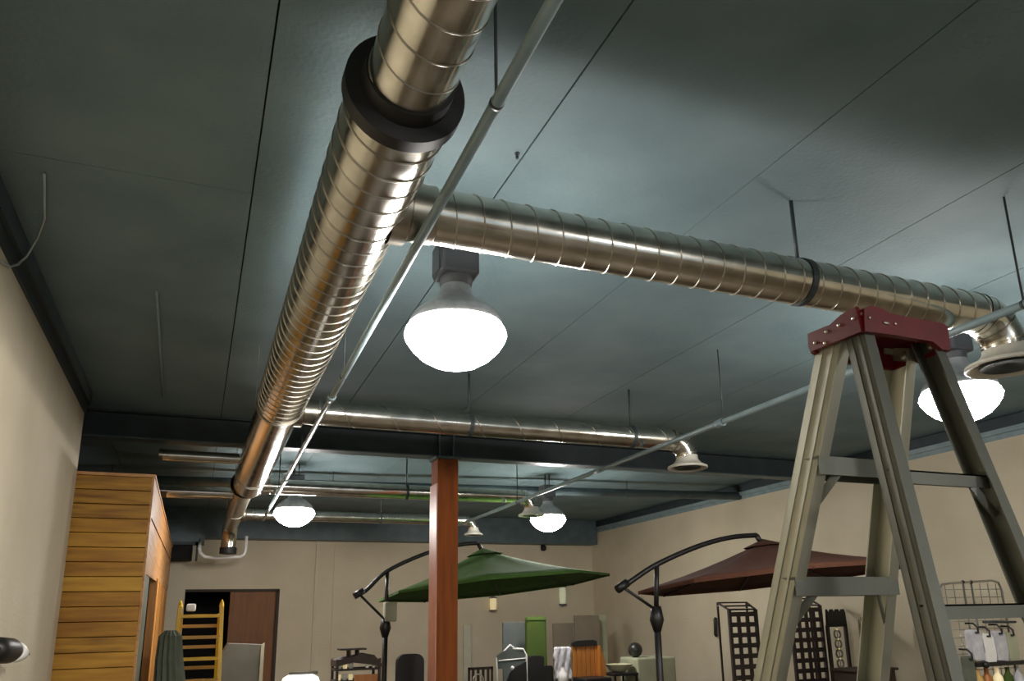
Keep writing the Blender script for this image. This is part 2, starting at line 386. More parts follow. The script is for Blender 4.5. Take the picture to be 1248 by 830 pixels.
# bolt on the deck, small cable
single('deck_bolt', HANG, MB().lathe([(.001, CZ - .03), (.008, CZ - .03), (.008, CZ - .004), (.014, CZ - .004), (.014, CZ)], (1.3, 3.2, 0), 12), 'small dark bolt in the ceiling above the nearest branch duct', 'bolt')
single('hanging_cable', CABLE, MB().sweep([(-.86, 4.2, 3.815), (-.93, 4.7, 3.81), (-1.0, 4.95, 3.8), (-1.06, 5.05, 3.72), (-1.085, 5.0, 3.64), (-1.10, 4.9, 3.58), (-1.11, 4.6, 3.5), (-1.11, 4.4, 3.38)], .007, 8), 'thin grey cable drooping from the ceiling at the top of the left wall', 'cable')

# ------------------------------------------------------------------ high-bay lamps
def lamp(x, y, label):
    r = thing('high_bay_lamp', label, 'lamp', (x, y, 2.925), 'acrylic high bay lamps on the ceiling')
    part('bowl', BOWL, r, MB().lathe([(.001, 2.925), (.07, 2.93), (.13, 2.95), (.19, 2.985), (.24, 3.035), (.27, 3.08), (.28, 3.11), (.272, 3.14), (.255, 3.165), (.24, 3.18)], (x, y, 0), 40), 'glowing white acrylic bowl')
    part('dome_reflector', DOME, r, MB().lathe([(.258, 3.165), (.256, 3.19), (.235, 3.225), (.20, 3.26), (.155, 3.295), (.11, 3.325), (.088, 3.36), (.08, 3.41)], (x, y, 0), 40))
    bx = part('ballast_housing', BALL, r, MB().box((x - .11, y - .10, 3.45), (x + .11, y + .10, 3.66), .02).lathe([(.082, 3.40), (.09, 3.41), (.09, 3.46), (.06, 3.47)], (x, y, 0), 24))
    part('fin', BALL, bx, MB().box((x - .118, y - .07, 3.47), (x - .108, y + .07, 3.63)))
    part('hook', HANG, r, MB().sweep([(x - .035, y, 3.65), (x - .035, y, CZ)], .012, 8).sweep([(x + .035, y, 3.65), (x + .035, y, CZ)], .008, 8))
    return r
l0 = lamp(1.21, 3.92, 'large glowing high bay lamp in the centre, under the nearest branch duct')
copy_thing(l0, (3.87, 0, 0), 'glowing high bay lamp seen through the legs of the red-capped ladder')
copy_thing(l0, (0, 7.65, 0), 'distant glowing lamp directly right of the main duct end')
copy_thing(l0, (3.85, 7.5, 0), 'distant glowing lamp above the green parasol, right of the column')
copy_thing(l0, (0, -7.65, 0), 'lamp behind the viewpoint, out of the photograph, on the left row')
copy_thing(l0, (3.87, -7.65, 0), 'lamp behind the viewpoint, out of the photograph, on the right row')

# ------------------------------------------------------------------ aluminium stepladder
LX, LY, LH = 1.629, 1.463, 2.335
LW0, LW1, LA, LS1, LB, LS2 = .131, .077, .031, .353, .031, .202
def rp(side, fr, t): return Vector((LX + side * (LW0 + LW1 * t), LY + (LA + LS1 * t if fr else -(LB + LS2 * t)), LH - t))
lad = thing('step_ladder', 'tall aluminium stepladder with a red plastic top, standing at the right', 'ladder', (LX, LY, 0))
def channel(a, b, inward, web, fl, th=.004):
    """C channel: web across the rail in the fore-aft plane, flanges pointing inward"""
    d = (b - a).normalized(); n = d.cross(Vector(inward)).normalized(); i = n.cross(d).normalized()
    if i.dot(Vector(inward)) < 0: i = -i
    L = (b - a).length; M = Matrix((i, d, n)).transposed().to_4x4(); M.translation = a
    mb = MB(); mb.box((0, 0, -web / 2), (th, L, web / 2), 0, M)
    for s in (-1, 1): mb.box((0, 0, s * web / 2 - th / 2), (fl, L, s * web / 2 + th / 2), 0, M)
    for s in (-.22, .22): mb.box((-.003, 0, s * web - .004), (0, L, s * web + .004), 0, M)
    return mb
for s in (-1, 1):
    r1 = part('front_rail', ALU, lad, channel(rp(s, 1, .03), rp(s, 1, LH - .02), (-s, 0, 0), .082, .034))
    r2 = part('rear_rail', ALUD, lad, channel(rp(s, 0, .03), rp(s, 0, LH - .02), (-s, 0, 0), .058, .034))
    part('foot', BLACK, r1, MB().box(rp(s, 1, LH) - Vector((.03, .06, 0)), rp(s, 1, LH) + Vector((.03, .05, .05)), .008))
    part('foot', BLACK, r2, MB().box(rp(s, 0, LH) - Vector((.03, .05, 0)), rp(s, 0, LH) + Vector((.03, .05, .05)), .008))
k = 0
while .342 + .305 * k < 2.25:
    t = .342 + .305 * k
    a, b = rp(-1, 1, t), rp(1, 1, t)
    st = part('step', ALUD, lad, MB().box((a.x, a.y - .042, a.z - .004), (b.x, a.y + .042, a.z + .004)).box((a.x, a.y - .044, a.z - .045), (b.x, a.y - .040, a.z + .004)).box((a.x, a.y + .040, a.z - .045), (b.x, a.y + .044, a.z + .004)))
    for s, q in ((1, a), (-1, b)):
        part('gusset', ALUD, st, MB().beam((q.x + s * .075, q.y - .036, q.z - .03), (q.x + s * .012, q.y + .01, q.z - .125), .006, .022))
    k += 1
for t in (.431, .74, 1.05, 1.36, 1.67, 1.98):
    a, b = rp(-1, 0, t), rp(1, 0, t)
    st = part('rear_bar', ALUD, lad, MB().box((a.x, a.y - .006, a.z - .016), (b.x, a.y + .006, a.z + .016)).box((a.x, a.y - .006, a.z + .012), (b.x, a.y + .016, a.z + .016)))
    for s, q in ((1, a), (-1, b)):
        part('gusset', ALUD, st, MB().beam((q.x + s * .06, q.y, q.z - .012), (q.x + s * .004, q.y - .01, q.z - .085), .006, .02))
for s in (-1, 1):
    a, b = rp(s, 1, 1.25), rp(s, 0, 1.25); mid = (a + b) / 2 + Vector((0, 0, .02))
    part('spreader', ALUD, lad, MB().beam(a, mid, .004, .025).beam(mid, b, .004, .025))
# red top: moulded tray with deep skirts and a raised knuckle over the near left corner
x0, x1, y0, y1 = LX - .150, LX + .142, LY - .085, LY + .095
cap = part('top_cap', RED, lad, MB()
    .box((x0, y0, LH - .02), (x1, y1, LH - .004), .006)
    .prism([(x0, LH - .062), (x0 + .10, LH - .060), (x1 - .06, LH - .062), (x1 - .03, LH - .080), (x1, LH - .078), (x1 + .004, LH - .012), (x1 - .02, LH - .004), (x0 + .10, LH - .003), (x0 + .07, LH + .008), (x0 + .03, LH + .010), (x0 + .008, LH)], y0 - .006, y0 + .012)
    .prism([(y0, LH - .062), (y1, LH - .056), (y1 + .006, LH - .04), (y1 + .003, LH - .004), (y0 + .10, LH - .008), (y0 + .06, LH + .004), (y0 + .01, LH + .008)], x0 - .006, x0 + .008, 'x')
    .prism([(y0, LH - .08), (y1, LH - .08), (y1, LH - .004), (y0, LH - .004)], x1 - .01, x1 + .004, 'x')
    .prism([(x0, LH - .058), (x0 + .05, LH - .075), (x1 - .05, LH - .078), (x1, LH - .078), (x1, LH - .004), (x0, LH - .004)], y1 - .01, y1 + .006), 'dark red moulded plastic top')
for y, z in ((y1 - .02, -.038), (y1 - .065, -.022), (y1 - .055, -.05), (y0 + .07, -.02), (y0 + .02, -.02)):
    part('rivet', BOLT, cap, MB().ball((x0 - .006, y, LH + z), .0055, (.6, 1, 1), 8))
for x, z, w in ((x0 + .02, -.025, .004), (x0 + .075, -.032, .012), (x0 + .105, -.030, .004)):
    part('rivet', BOLT, cap, MB().ball((x, y0 - .008, LH + z), .005, (w / .005, .5, .9), 8))
part('hook', BLACK, cap, MB().sweep([(x1 - .02, y1 - .02, LH), (x1 - .018, y1 - .02, LH + .04), (x1 - .01, y1 - .02, LH + .055)], .012, 8))
for s in (-1, 1):
    for fr in (0, 1):
        q = rp(s, fr, .05); part('pivot_bolt', BOLT, lad, MB().ball((q.x - s * .004, q.y, q.z), .012, (.5, 1, 1), 10))

# ------------------------------------------------------------------ wooden shed
SX, SY, SZ = -.455, 8.62, 3.04
sh = thing('wooden_shed', 'tall honey pine shed with horizontal planks at the end of the left wall', 'shed', (-1.2, 12, 0))
nP = 22; hP = SZ / nP
for i in range(nP):
    dy = random.uniform(0, .012)
    part('plank', PINE[random.randrange(4)], sh, MB().box((-1.95, SY - dy, i * hP + .003), (SX - .02, SY + .03, (i + 1) * hP - .003), .004))
part('corner_post', PINES, sh, MB().box((SX - .02, SY - .006, 0), (SX, SY + .1, SZ)))
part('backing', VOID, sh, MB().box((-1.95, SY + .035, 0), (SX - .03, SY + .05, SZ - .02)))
f = [(8.73, 3.04), (16.4, 3.04), (16.4, 2.80), (8.73, 2.66)]
part('fascia_board', PINES, sh, MB().prism(f, SX - .03, SX, 'x'))
f = [(8.73, 2.645), (16.4, 2.785), (16.4, 2.25), (13, 2.2), (8.73, 2.11)]
part('fascia_board', PINES, sh, MB().prism(f, SX - .03, SX - .006, 'x'))
part('side_panel', GGREEN, sh, MB().box((SX - .05, 8.73, 0), (SX - .012, 9.75, 2.12)), 'grey-green painted panel beside the opening')
for i in range(5):
    part('side_board', PINEO, sh, MB().box((SX - .03, 11.6 + i * .95, 0), (SX - .012 + .008 * (i % 2), 11.6 + (i + 1) * .95 - .02, 2.22)))
part('post', PINEO, sh, MB().box((SX - .08, 11.35, 0), (SX + .015, 11.6, 2.2), .006), 'bright orange-tan post')
part('roof_board', PINES, sh, MB().box((-1.97, SY - .02, SZ), (SX + .01, 16.4, SZ + .03)))
part('back_panel', VOID, sh, MB().box((-1.95, 16.35, 0), (SX - .03, 16.4, SZ)).box((-1.97, SY + .05, 0), (-1.93, 16.35, SZ)))

# ------------------------------------------------------------------ yellow ladder, cloth, cover near the doorway
yl = thing('yellow_ladder', 'yellow fibreglass stepladder standing in front of the dark doorway', 'ladder', (.12, 11, 0))
def yr(s, t): return Vector((.09 + s * (.24 + .03 * t), 11 - .12 * t, 1.84 - t))
for s in (-1, 1):
    part('side_rail', YEL, yl, MB().beam(yr(s, 0), yr(s, 1.84), .05, .09, (0, 1, 0), .006))
    part('rear_leg', YEL, yl, MB().beam(Vector((.09 + s * .22, 11.08, 1.74)), Vector((.09 + s * .26, 11.75, 0)), .03, .05, (0, 1, 0)))
    part('rail_tip', YEL, yl, MB().lathe([(.03, 1.83), (.022, 1.88), (.004, 1.92)], (yr(s, 0).x, 11, 0), 10))
for i in range(7):
    t = .12 + i * .255; a, b = yr(-1, t), yr(1, t)
    part('rung', YELD if i % 2 else YEL, yl, MB().box((a.x, a.y - .045, a.z - .02), (b.x, a.y + .045, a.z + .02), .006))
    if i < 6: part('rear_bar', YELD, yl, MB().box((-.14, 11.13 + i * .09, a.z - .14), (.32, 11.15 + i * .09, a.z - .10)))
part('top_tray', WHITE, yl, MB().box((-.08, 10.95, 1.78), (.03, 11.1, 1.87), .02))
# folded parasol: pleated cloth round a pole
fp = thing('folded_parasol', 'folded grey-green parasol leaning between the shed and the yellow ladder', 'parasol', (-.2, 10, 0))
mb = MB(); n = 28; rings = []
for h, r, dx in ((1.56, .05, -.10), (1.50, .10, -.10), (1.25, .12, -.09), (.95, .14, -.06), (.65, .16, -.03), (.45, .17, -.01)):
    rings.append([mb.bm.verts.new((-.11 + dx + (r * (1 + .22 * (k % 2))) * math.cos(2 * PI * k / n), 10 + r * (1 + .22 * (k % 2)) * math.sin(2 * PI * k / n), h)) for k in range(n)])
for A, B in zip(rings, rings[1:]):
    for k in range(n): mb.bm.faces.new((A[k], A[(k + 1) % n], B[(k + 1) % n], B[k]))
mb.bm.faces.new(rings[0]); mb.bm.faces.new(rings[-1])
part('cloth', TARP, fp, mb); part('pole', BLACK, fp, MB().sweep([(-.12, 10, 0), (-.20, 10, 1.5)], .02, 8))
part('base', BLACK, fp, MB().lathe([(.001, .05), (.2, .05), (.22, 0), (.001, 0)], (-.12, 10, 0), 20))
bc = thing('covered_chair', 'grey draped cover with a pale edge in front of the brown door', 'cover', (.7, 12, 0))
part('cover', GREYC, bc, MB().prism([(.42, 0), (.92, 0), (.93, 1.33), (.48, 1.36), (.40, 1.2)], 11.9, 12.5))
part('edge_strip', mat('pale_strip', (170, 164, 140), rough=.7), bc, MB().prism([(.90, .6), (.945, .6), (.945, 1.36), (.90, 1.33)], 11.87, 11.905))

# ------------------------------------------------------------------ cantilever parasols
def parasol(name, label, P, Y, K, m1, m2, R, cx, zr, tilt, apex, post, boxed):
    """P: frame points (x, z) in the plane y=Y; K scales about the eye"""
    f = lambda x, z: (x * K, Y, 1.6 + (z - 1.6) * K)
    u = thing(name, label, 'parasol', (f(*post)[0], Y, 0))
    px = f(*post)[0]
    part('pole', BLACK, u, MB().sweep([(px, Y, 0), (px, Y, f(*post)[2])], .036, 12))
    part('base', BLACK, u, MB().box((px - .45, Y - .05, 0), (px + .45, Y + .05, .06)).box((px - .05, Y - .45, 0), (px + .05, Y + .45, .06)))
    part('hub', BLACK, u, MB().sweep([(px, Y, f(*post)[2] - .22), (px, Y, f(*post)[2] - .1), (px, Y, f(*post)[2] + .04)], [.037, .075, .05], 12))
    part('mast', BLACK, u, MB().sweep([f(*post), f(*P[2])], .026, 10))
    part('strut', BLACK, u, MB().sweep([f(*post), f(*P[0])], .016, 8))
    part('arm_tip', BLACK, u, MB().sweep([Vector(f(*P[0])) - Vector((.06, 0, .03)), Vector(f(*P[0])) + Vector((.06, 0, .04))], .045, 10))
    # curved arm, smoothed
    q = [Vector(f(*p)) for p in P]; pts = []
    for i in range(len(q) - 1):
        a = q[max(i - 1, 0)]; b = q[i]; c_ = q[i + 1]; d = q[min(i + 2, len(q) - 1)]
        for j in range(6):
            t = j / 6; pts.append(.5 * ((2 * b) + (c_ - a) * t + (2 * a - 5 * b + 4 * c_ - d) * t * t + (3 * b - a - 3 * c_ + d) * t ** 3))
    pts.append(q[-1])
    part('arm', BLACK, u, MB().sweep(pts, .028, 10))
    ap = Vector(f(*apex)); n = 8
    part('hook', BLACK, u, MB().sweep([pts[-1], pts[-1] + Vector((.03, 0, -.05)), ap + Vector((0, 0, -.02))], .03, 8))
    cz = 1.6 + (zr - 1.6) * K; cxx = cx * K; R = R * K
    rim = []
    for k in range(n):
        a = 2 * PI * (k + .5) / n
        rim.append(Vector((cxx + R * math.cos(a) / math.cos(PI / 8) * .96, Y + R * math.sin(a), cz + tilt * math.cos(a) * R - .065 * math.sin(a) * R)))
    mb = MB(); N = 6
    for k in range(n):
        a, b = rim[k], rim[(k + 1) % n]; prev = [ap, ap]
        rows = []
        for i in range(N + 1):
            t = i / N; row = []
            for j in range(5):
                e = a.lerp(b, j / 4); p = ap.lerp(e, t)
                p.z -= .035 * math.sin(PI * t) + .05 * math.sin(PI * j / 4) * t * (1 - t) ; row.append(p)
            rows.append(row)
        vs = [[mb.bm.verts.new(p) for p in row] for row in rows[1:]]
        top = mb.bm.verts.new(ap)
        for j in range(4): mb.bm.faces.new((top, vs[0][j], vs[0][j + 1])).smooth = True
        for i in range(N - 1):
            for j in range(4): mb.bm.faces.new((vs[i][j], vs[i + 1][j], vs[i + 1][j + 1], vs[i][j + 1])).smooth = True
    bmesh.ops.remove_doubles(mb.bm, verts=mb.bm.verts, dist=.0005)
    cn = part('canopy', m1, u, mb, solid=.004)
    va = MB()
    for k in range(n):
        a, b = rim[k], rim[(k + 1) % n]
        va.poly([a, b, b - Vector((0, 0, .03)), a - Vector((0, 0, .03))])
    part('valance', m2, cn, va, solid=.004)
    vt = MB(); pr = [vt.bm.verts.new(ap.lerp(rim[k], .16) + Vector((0, 0, .012))) for k in range(n)]; tp = vt.bm.verts.new(ap + Vector((0, 0, .03)))
    for k in range(n): vt.bm.faces.new((tp, pr[k], pr[(k + 1) % n]))
    part('vent', m1, cn, vt, solid=.004)
    for k in range(n):
        part('rib', BLACK, u, MB().sweep([ap - Vector((0, 0, .06)), ap.lerp(rim[k], .5) - Vector((0, 0, .07)), rim[k] - Vector((0, 0, .03))], .009, 6))
    part('canopy_hub', BLACK, u, MB().sweep([ap - Vector((0, 0, .14)), ap], .03, 10))
    if boxed:
        bx = f(*boxed)
        part('crank_box', mat('pale_housing', (150, 150, 126), rough=.6), u, MB().box((bx[0] - .08, Y - .07, bx[2] - .13), (bx[0] + .08, Y + .07, bx[2] + .12), .02), 'pale grey-green crank housing')
    return u
parasol('cantilever_parasol', 'open green cantilever parasol with a black frame, behind the rust red column',
        [(1.77, 1.925), (1.86, 1.97), (2.101, 2.19), (2.58, 2.405), (2.998, 2.511), (3.236, 2.535)], 10.5, 1.105, GREEN, GREEN, 1.40, 3.46, 2.0, .075, (3.301, 2.45), (2.09, 1.62), (2.14, 1.72))
parasol('cantilever_parasol', 'open brown cantilever parasol with a black frame, partly behind the ladder',
        [(4.05, 1.90), (4.13, 1.94), (4.479, 2.128), (5.01, 2.325), (5.453, 2.431), (5.81, 2.462)], 7.3, 1.0, BROWN, BROWN, 1.45, 5.95, 1.98, .055, (5.9, 2.39), (4.44, 1.66), None)

# ------------------------------------------------------------------ back wall lights and small wall things
def lantern(x, z, y, label, m, h):
    t = thing('wall_lantern', label, 'lantern', (x, y, z), 'small lanterns on the back wall')
    part('backplate', CHROME, t, MB().box((x - .03, y - .02, z - h / 2), (x + .03, y, z + h / 2), .005))
    part('shade', m, t, MB().lathe([(.001, z - h * .4), (.07, z - h * .38), (.08, z), (.075, z + h * .36), (.001, z + h * .4)], (x, y - .1, 0), 16))
    part('top_cap', BALL, t, MB().lathe([(.001, z + h * .5), (.09, z + h * .42), (.09, z + h * .36), (.001, z + h * .36)], (x, y - .1, 0), 16))
    part('bottom_cap', BALL, t, MB().lathe([(.001, z - h * .36), (.09, z - h * .38), (.09, z - h * .44), (.001, z - h * .5)], (x, y - .1, 0), 16))
lantern(6.18, 1.94, YB, 'small lit lantern on the back wall under the green parasol', CREAM, .34)
lantern(7.9, 2.11, YB, 'taller pale wall light under the right tip of the green parasol', mat('pale_glow', (206, 208, 180), emit=((230, 235, 200), .2)), .5)
single('wall_camera', BLACK, MB().box((7.42, YB - .02, 3.14), (7.5, YB, 3.28)).ball((7.46, YB - .06, 3.2), .07), 'small black security camera below the soffit of the back wall', 'camera')
wl = thing('wall_spotlight', 'black spotlight with a white bulb low on the left wall', 'lamp', (-1.12, 5.7, 1.4))
part('wall_plate', BLACK, wl, MB().lathe([(.001, .02), (.06, .02), (.06, 0), (.001, 0)], (-1.12, 5.65, 1.49), 16, 'x'))
part('arm', BLACK, wl, MB().sweep([(-1.11, 5.65, 1.49), (-1.02, 5.67, 1.49)], .015, 8))
part('body', BLACK, wl, MB().sweep([(-1.03, 5.45, 1.49), (-1.02, 5.55, 1.49), (-1.01, 5.82, 1.48), (-1.0, 5.92, 1.475)], [.05, .075, .075, .055], 20))
part('bulb', WHITE, wl, MB().sweep([(-1.0, 5.90, 1.475), (-.997, 6.0, 1.465), (-.99, 6.12, 1.455), (-.985, 6.2, 1.45)], [.06, .062, .045, .015], 20), 'white bulb')
part('finial', BLACK, wl, MB().sweep([(-.985, 6.2, 1.45), (-.98, 6.32, 1.445)], [.016, .01], 10))

# ------------------------------------------------------------------ goods along the bottom of the picture
sl = thing('table_lamp', 'bright white drum shade at the bottom, left of the dark wicker rack', 'lamp', (1.21, 10, 0))
part('shade', SHADE, sl, MB().lathe([(.001, 1.02), (.15, 1.02), (.2, .99), (.27, .8)], (1.22, 10, 0), 28))
part('shade_ring', GREYC, sl, MB().box((1.08, 9.9, 1.03), (1.40, 9.95, 1.06)))
part('stand', BLACK, sl, MB().sweep([(1.22, 10, .02), (1.22, 10, 1.0)], .015, 8).lathe([(.001, .03), (.15, .03), (.15, 0), (.001, 0)], (1.22, 10, 0), 20))

rk = thing('wicker_rack', 'dark wicker display rack of small candle jars left of the green parasol pole', 'rack', (1.88, 10, 0))
for x in (1.62, 2.12):
    for y in (9.9, 10.25): part('post', DKBR, rk, MB().box((x - .015, y - .015, 0), (x + .015, y + .015, 1.18)))
part('hood', DKBR, rk, MB().prism([(1.60, 1.10), (1.60, 1.17), (1.74, 1.20), (1.95, 1.24), (2.05, 1.22), (2.14, 1.12), (2.14, 1.08), (2.08, 1.10), (1.8, 1.14)], 9.88, 10.28))
for z in (.25, .5, .75, .93, 1.06): part('shelf', DKBR, rk, MB().box((1.6, 9.9, z - .012), (2.14, 10.25, z + .012)))
part('top_tray', DKBR, rk, MB().box((1.66, 9.95, 1.28), (1.97, 10.2, 1.3)).box((1.77, 9.96, 1.2), (1.785, 10.18, 1.28)).box((1.87, 9.96, 1.2), (1.885, 10.18, 1.28)))
part('brown_panel', ORNG, rk, MB().box((1.82, 9.895, .76), (2.1, 9.9, 1.0)))
for i, (x, z) in enumerate([(1.65, 1.072), (1.72, 1.072), (1.79, 1.072), (1.65, .942), (1.72, .942), (1.79, .942)]):
    single('candle_jar', CREAM if i % 2 else GLASSY, MB().lathe([(.001, z), (.025, z), (.027, z + .06), (.018, z + .065), (.001, z + .065)], (x, 9.96, 0), 14),
           'small pale candle jar on the %s shelf of the wicker rack, %s' % ('upper' if z > 1 else 'lower', ('at its left end', 'in its middle', 'at its right end')[i % 3]), 'jar', 'candle jars in the wicker rack')
for x, lb_ in ((1.98, 'slim white candle standing right of the jars in the wicker rack'), (2.06, 'slim white candle by the right post of the wicker rack')):
    single('pillar_candle', WHITE, MB().lathe([(.001, 1.072), (.02, 1.072), (.02, 1.105), (.001, 1.108)], (x, 9.95, 0), 12), lb_, 'candle', 'candles in the wicker rack')

def chair(x, y, w, ztop, zseat, m, label, rad=.08, frame=None, cat='chair'):
    t = thing('patio_chair', label, cat, (x, y, 0))
    part('backrest', m, t, MB().box((x - w / 2, y, zseat + .05), (x + w / 2, y + .06, ztop), min(rad, .028)))
    part('seat', m, t, MB().box((x - w / 2, y - .45, zseat - .05), (x + w / 2, y + .02, zseat), .02))
    for sx in (-1, 1):
        for yy in (y - .42, y + .02): part('leg', frame or BLACK, t, MB().box((x + sx * (w / 2 - .03) - .015, yy, 0), (x + sx * (w / 2 - .03) + .015, yy + .03, zseat - .04)))
    return t
def round_back(t, m, x, y, w, z0, z1, r=.1):
    pts = []
    for cx, cz, a0 in ((x + w / 2 - r, z1 - r, 0), (x - w / 2 + r, z1 - r, 90), (x - w / 2 + r, z0 + r, 180), (x + w / 2 - r, z0 + r, 270)):
        for i in range(5): a = math.radians(a0 + i * 22.5); pts.append((cx + r * math.cos(a), cz + r * math.sin(a)))
    return part('back_cushion', m, t, MB().prism(pts, y - .05, y + .05))
def rchair(x, y, w, z0, z1, m, label, r=.1):
    t = thing('patio_chair', label, 'chair', (x, y, 0)); round_back(t, m, x, y, w, z0, z1, r)
    part('seat', m, t, MB().box((x - w / 2, y - .5, .38), (x + w / 2, y - .02, .46), .02))
    for sx in (-1, 1):
        part('leg', BLACK, t, MB().beam((x + sx * (w / 2 - .03), y - .45, 0), (x + sx * (w / 2 - .03), y - .45, .4), .03, .03))
        part('leg', BLACK, t, MB().beam((x + sx * (w / 2 - .03), y + .06, 0), (x + sx * (w / 2 - .03), y + .02, z0 + .1), .03, .03))
    return t
rchair(2.53, 10.05, .34, .55, 1.21, BLACK, 'black rounded chair back just left of the rust red column', .1)
t = thing('metal_chair', 'dark openwork chair with a ring motif just right of the column', 'chair', (4.12, 12, 0))
part('backrest', DKBR, t, MB().box((3.93, 12, .86), (4.33, 12.03, .9)).box((3.93, 12, .45), (3.96, 12.03, .9)).box((4.30, 12, .45), (4.33, 12.03, .9)))
for i in range(4): part('slat', DKBR, t, MB().box((3.99 + i * .08, 12, .45), (4.03 + i * .08, 12.02, .87)))
part('ring', BOLT, t, MB().sweep([(4.08 + .08 * math.cos(a), 11.98, .72 + .08 * math.sin(a)) for a in [i * PI / 10 for i in range(20)]], .01, 6, closed=True))
part('seat', DKBR, t, MB().box((3.93, 11.6, .42), (4.33, 12, .46)))
for sx in (3.94, 4.3):
    for yy in (11.62, 11.98): part('leg', DKBR, t, MB().box((sx, yy, 0), (sx + .025, yy + .025, .43)))
t = thing('folding_chair', 'grey chair with a white tubular frame peaking in front of the slate panel', 'chair', (4.63, 12, 0))
part('backrest', GRYP, t, MB().prism([(4.42, .86), (4.86, .86), (4.86, 1.08), (4.72, 1.12), (4.63, 1.15), (4.50, 1.12), (4.40, 1.05)], 12.0, 12.05))
part('frame', WHITE, t, MB().sweep([(4.42, 12.02, .0), (4.40, 12.02, 1.02), (4.52, 12.02, 1.12), (4.62, 12.02, 1.21), (4.72, 12.02, 1.14)], .014, 8).sweep([(4.66, 12.02, 1.15), (4.84, 12.02, 1.14), (4.89, 12.02, 1.05), (4.90, 12.02, 0)], .018, 8).sweep([(4.42, 12.0, .98), (4.87, 12.0, 1.0)], .01, 8))
part('seat', BLACK, t, MB().box((4.42, 11.6, .42), (4.88, 12, .47)))
part('black_panel', BLACK, t, MB().prism([(4.45, .48), (4.87, .48), (4.87, .95), (4.7, .88), (4.6, .8)], 11.96, 11.99))
part('white_knob', WHITE, t, MB().ball((4.62, 11.93, .87), .03))
t = thing('lounger_cushion', 'tall olive green lounger cushion standing upright behind the black chair', 'cushion', (5.07, 12.4, 0))
X0, X1, Zt = 4.88 * 12.4 / 12, 5.235 * 12.4 / 12, 1.635
part('cushion_body', GCUSH, t, MB().box((X0, 12.35, .35), (X1, 12.47, Zt), .045)); part('piping', GCUSH, t, MB().box((X0 + .01, 12.34, Zt - .06), (X1 - .01, 12.36, Zt - .05)))
part('base_block', BLACK, t, MB().box((X0, 12.3, 0), (X1, 12.5, .36)))
single('slate_panel', GRYP, MB().box((4.78, 12.75, .0), (5.4, 12.8, 1.55), .01), 'dark slate grey board standing left of the olive cushion', 'panel')
rchair(5.06, 12.05, .26, .5, 1.03, BLACK, 'black rounded chair back in front of the olive cushion', .06)
rchair(5.285, 12.1, .16, .45, .87, BLACK, 'low black chair back right of the olive cushion', .04)
single('taupe_panel', TAUP, MB().box((6.7, 15.0, 0), (7.16, 15.05, 1.50), .01), 'lower taupe grey board leaning left of the orange striped chair back', 'panel', 'taupe boards at the back wall')
single('taupe_panel', TAUP, MB().box((7.14, 14.9, 0), (7.70, 14.96, 1.645), .01), 'taller taupe grey board behind the orange striped chair', 'panel', 'taupe boards at the back wall')
single('taupe_panel', SAGE, MB().box((7.74, 15.2, 0), (8.02, 15.25, 1.65), .01), 'pale narrow board at the corner, right of the taller taupe board', 'panel', 'taupe boards at the back wall')
t = thing('white_towel_rack', 'crumpled white cloth hung over a stand left of the orange striped chair', 'cloth', (5.5, 12, 0))
mb = MB(); gx, gz = 10, 14; vs = []
for i in range(gx + 1):
    vs.append([mb.bm.verts.new((5.36 + .3 * i / gx + .01 * math.sin(j * 1.3), 12 + .02 * math.sin(i * 1.7 + j * .5), 1.155 - .5 * j / gz + (.0 if 0 < i < gx else -.02))) for j in range(gz + 1)])
for i in range(gx):
    for j in range(gz): mb.bm.faces.new((vs[i][j], vs[i + 1][j], vs[i + 1][j + 1], vs[i][j + 1])).smooth = True
part('cloth', WCLOTH, t, mb, solid=.012)
part('stand', BLACK, t, MB().box((5.4, 12.03, 0), (5.42, 12.05, 1.13)).box((5.64, 12.03, 0), (5.66, 12.05, 1.13)).box((5.4, 12.03, 1.11), (5.66, 12.05, 1.13)))
part('vase', WHITE, t, MB().lathe([(.001, .55), (.05, .55), (.08, .66), (.07, .75), (.03, .80), (.03, .84)], (5.46, 11.9, 0), 18))
t = thing('striped_chair', 'orange-brown vertical slatted chair back with a black top rail', 'chair', (5.93, 12, 0))
for i in range(6): part('slat', ORNG, t, MB().box((5.69 + i * .08, 12 - .004 * (i % 2), .68), (5.765 + i * .08, 12.03, 1.16), .006))
part('top_rail', BLACK, t, MB().prism([(5.69, 1.15), (6.13, 1.15), (6.13, 1.22), (6.06, 1.245), (5.78, 1.24), (5.70, 1.21)], 11.98, 12.05))
part('seat', BLACK, t, MB().box((5.69, 11.55, .6), (6.15, 12.03, .68), .02))
part('arm', ORNG, t, MB().prism([(6.13, .68), (6.24, .68), (6.22, .92), (6.14, 1.16)], 11.9, 12.0))
for x in (5.7, 6.1):
    for yy in (11.58, 11.98): part('leg', BLACK, t, MB().box((x, yy, 0), (x + .035, yy + .035, .62)))
t = thing('basket_table', 'low black table with a pale cream bowl, right of the orange striped chair', 'table', (6.5, 12, 0))
part('table_top', BLACK, t, MB().box((6.27, 11.7, .68), (6.72, 12.2, .72), .01))
for x in (6.29, 6.68):
    for yy in (11.72, 12.16): part('leg', BLACK, t, MB().box((x, yy, 0), (x + .03, yy + .03, .68)))
single('serving_bowl', mat('cream_ceramic', (214, 210, 176), (190, 186, 150), rough=.4, scale=8), MB().lathe([(.001, .722), (.08, .722), (.17, .78), (.23, .85), (.22, .85), (.16, .79), (.001, .74)], (6.50, 11.95, 0), 24), 'cream bowl on the low black table', 'bowl')
single('storage_bench', SAGE, MB().box((6.76, 11.8, 0), (7.50, 12.4, .94), .03), 'pale sage block bench under the dark ball finial', 'bench')
t = thing('ball_ornament', 'dark grey ball ornament on top of the sage bench', 'ornament', (6.84, 12, .94))
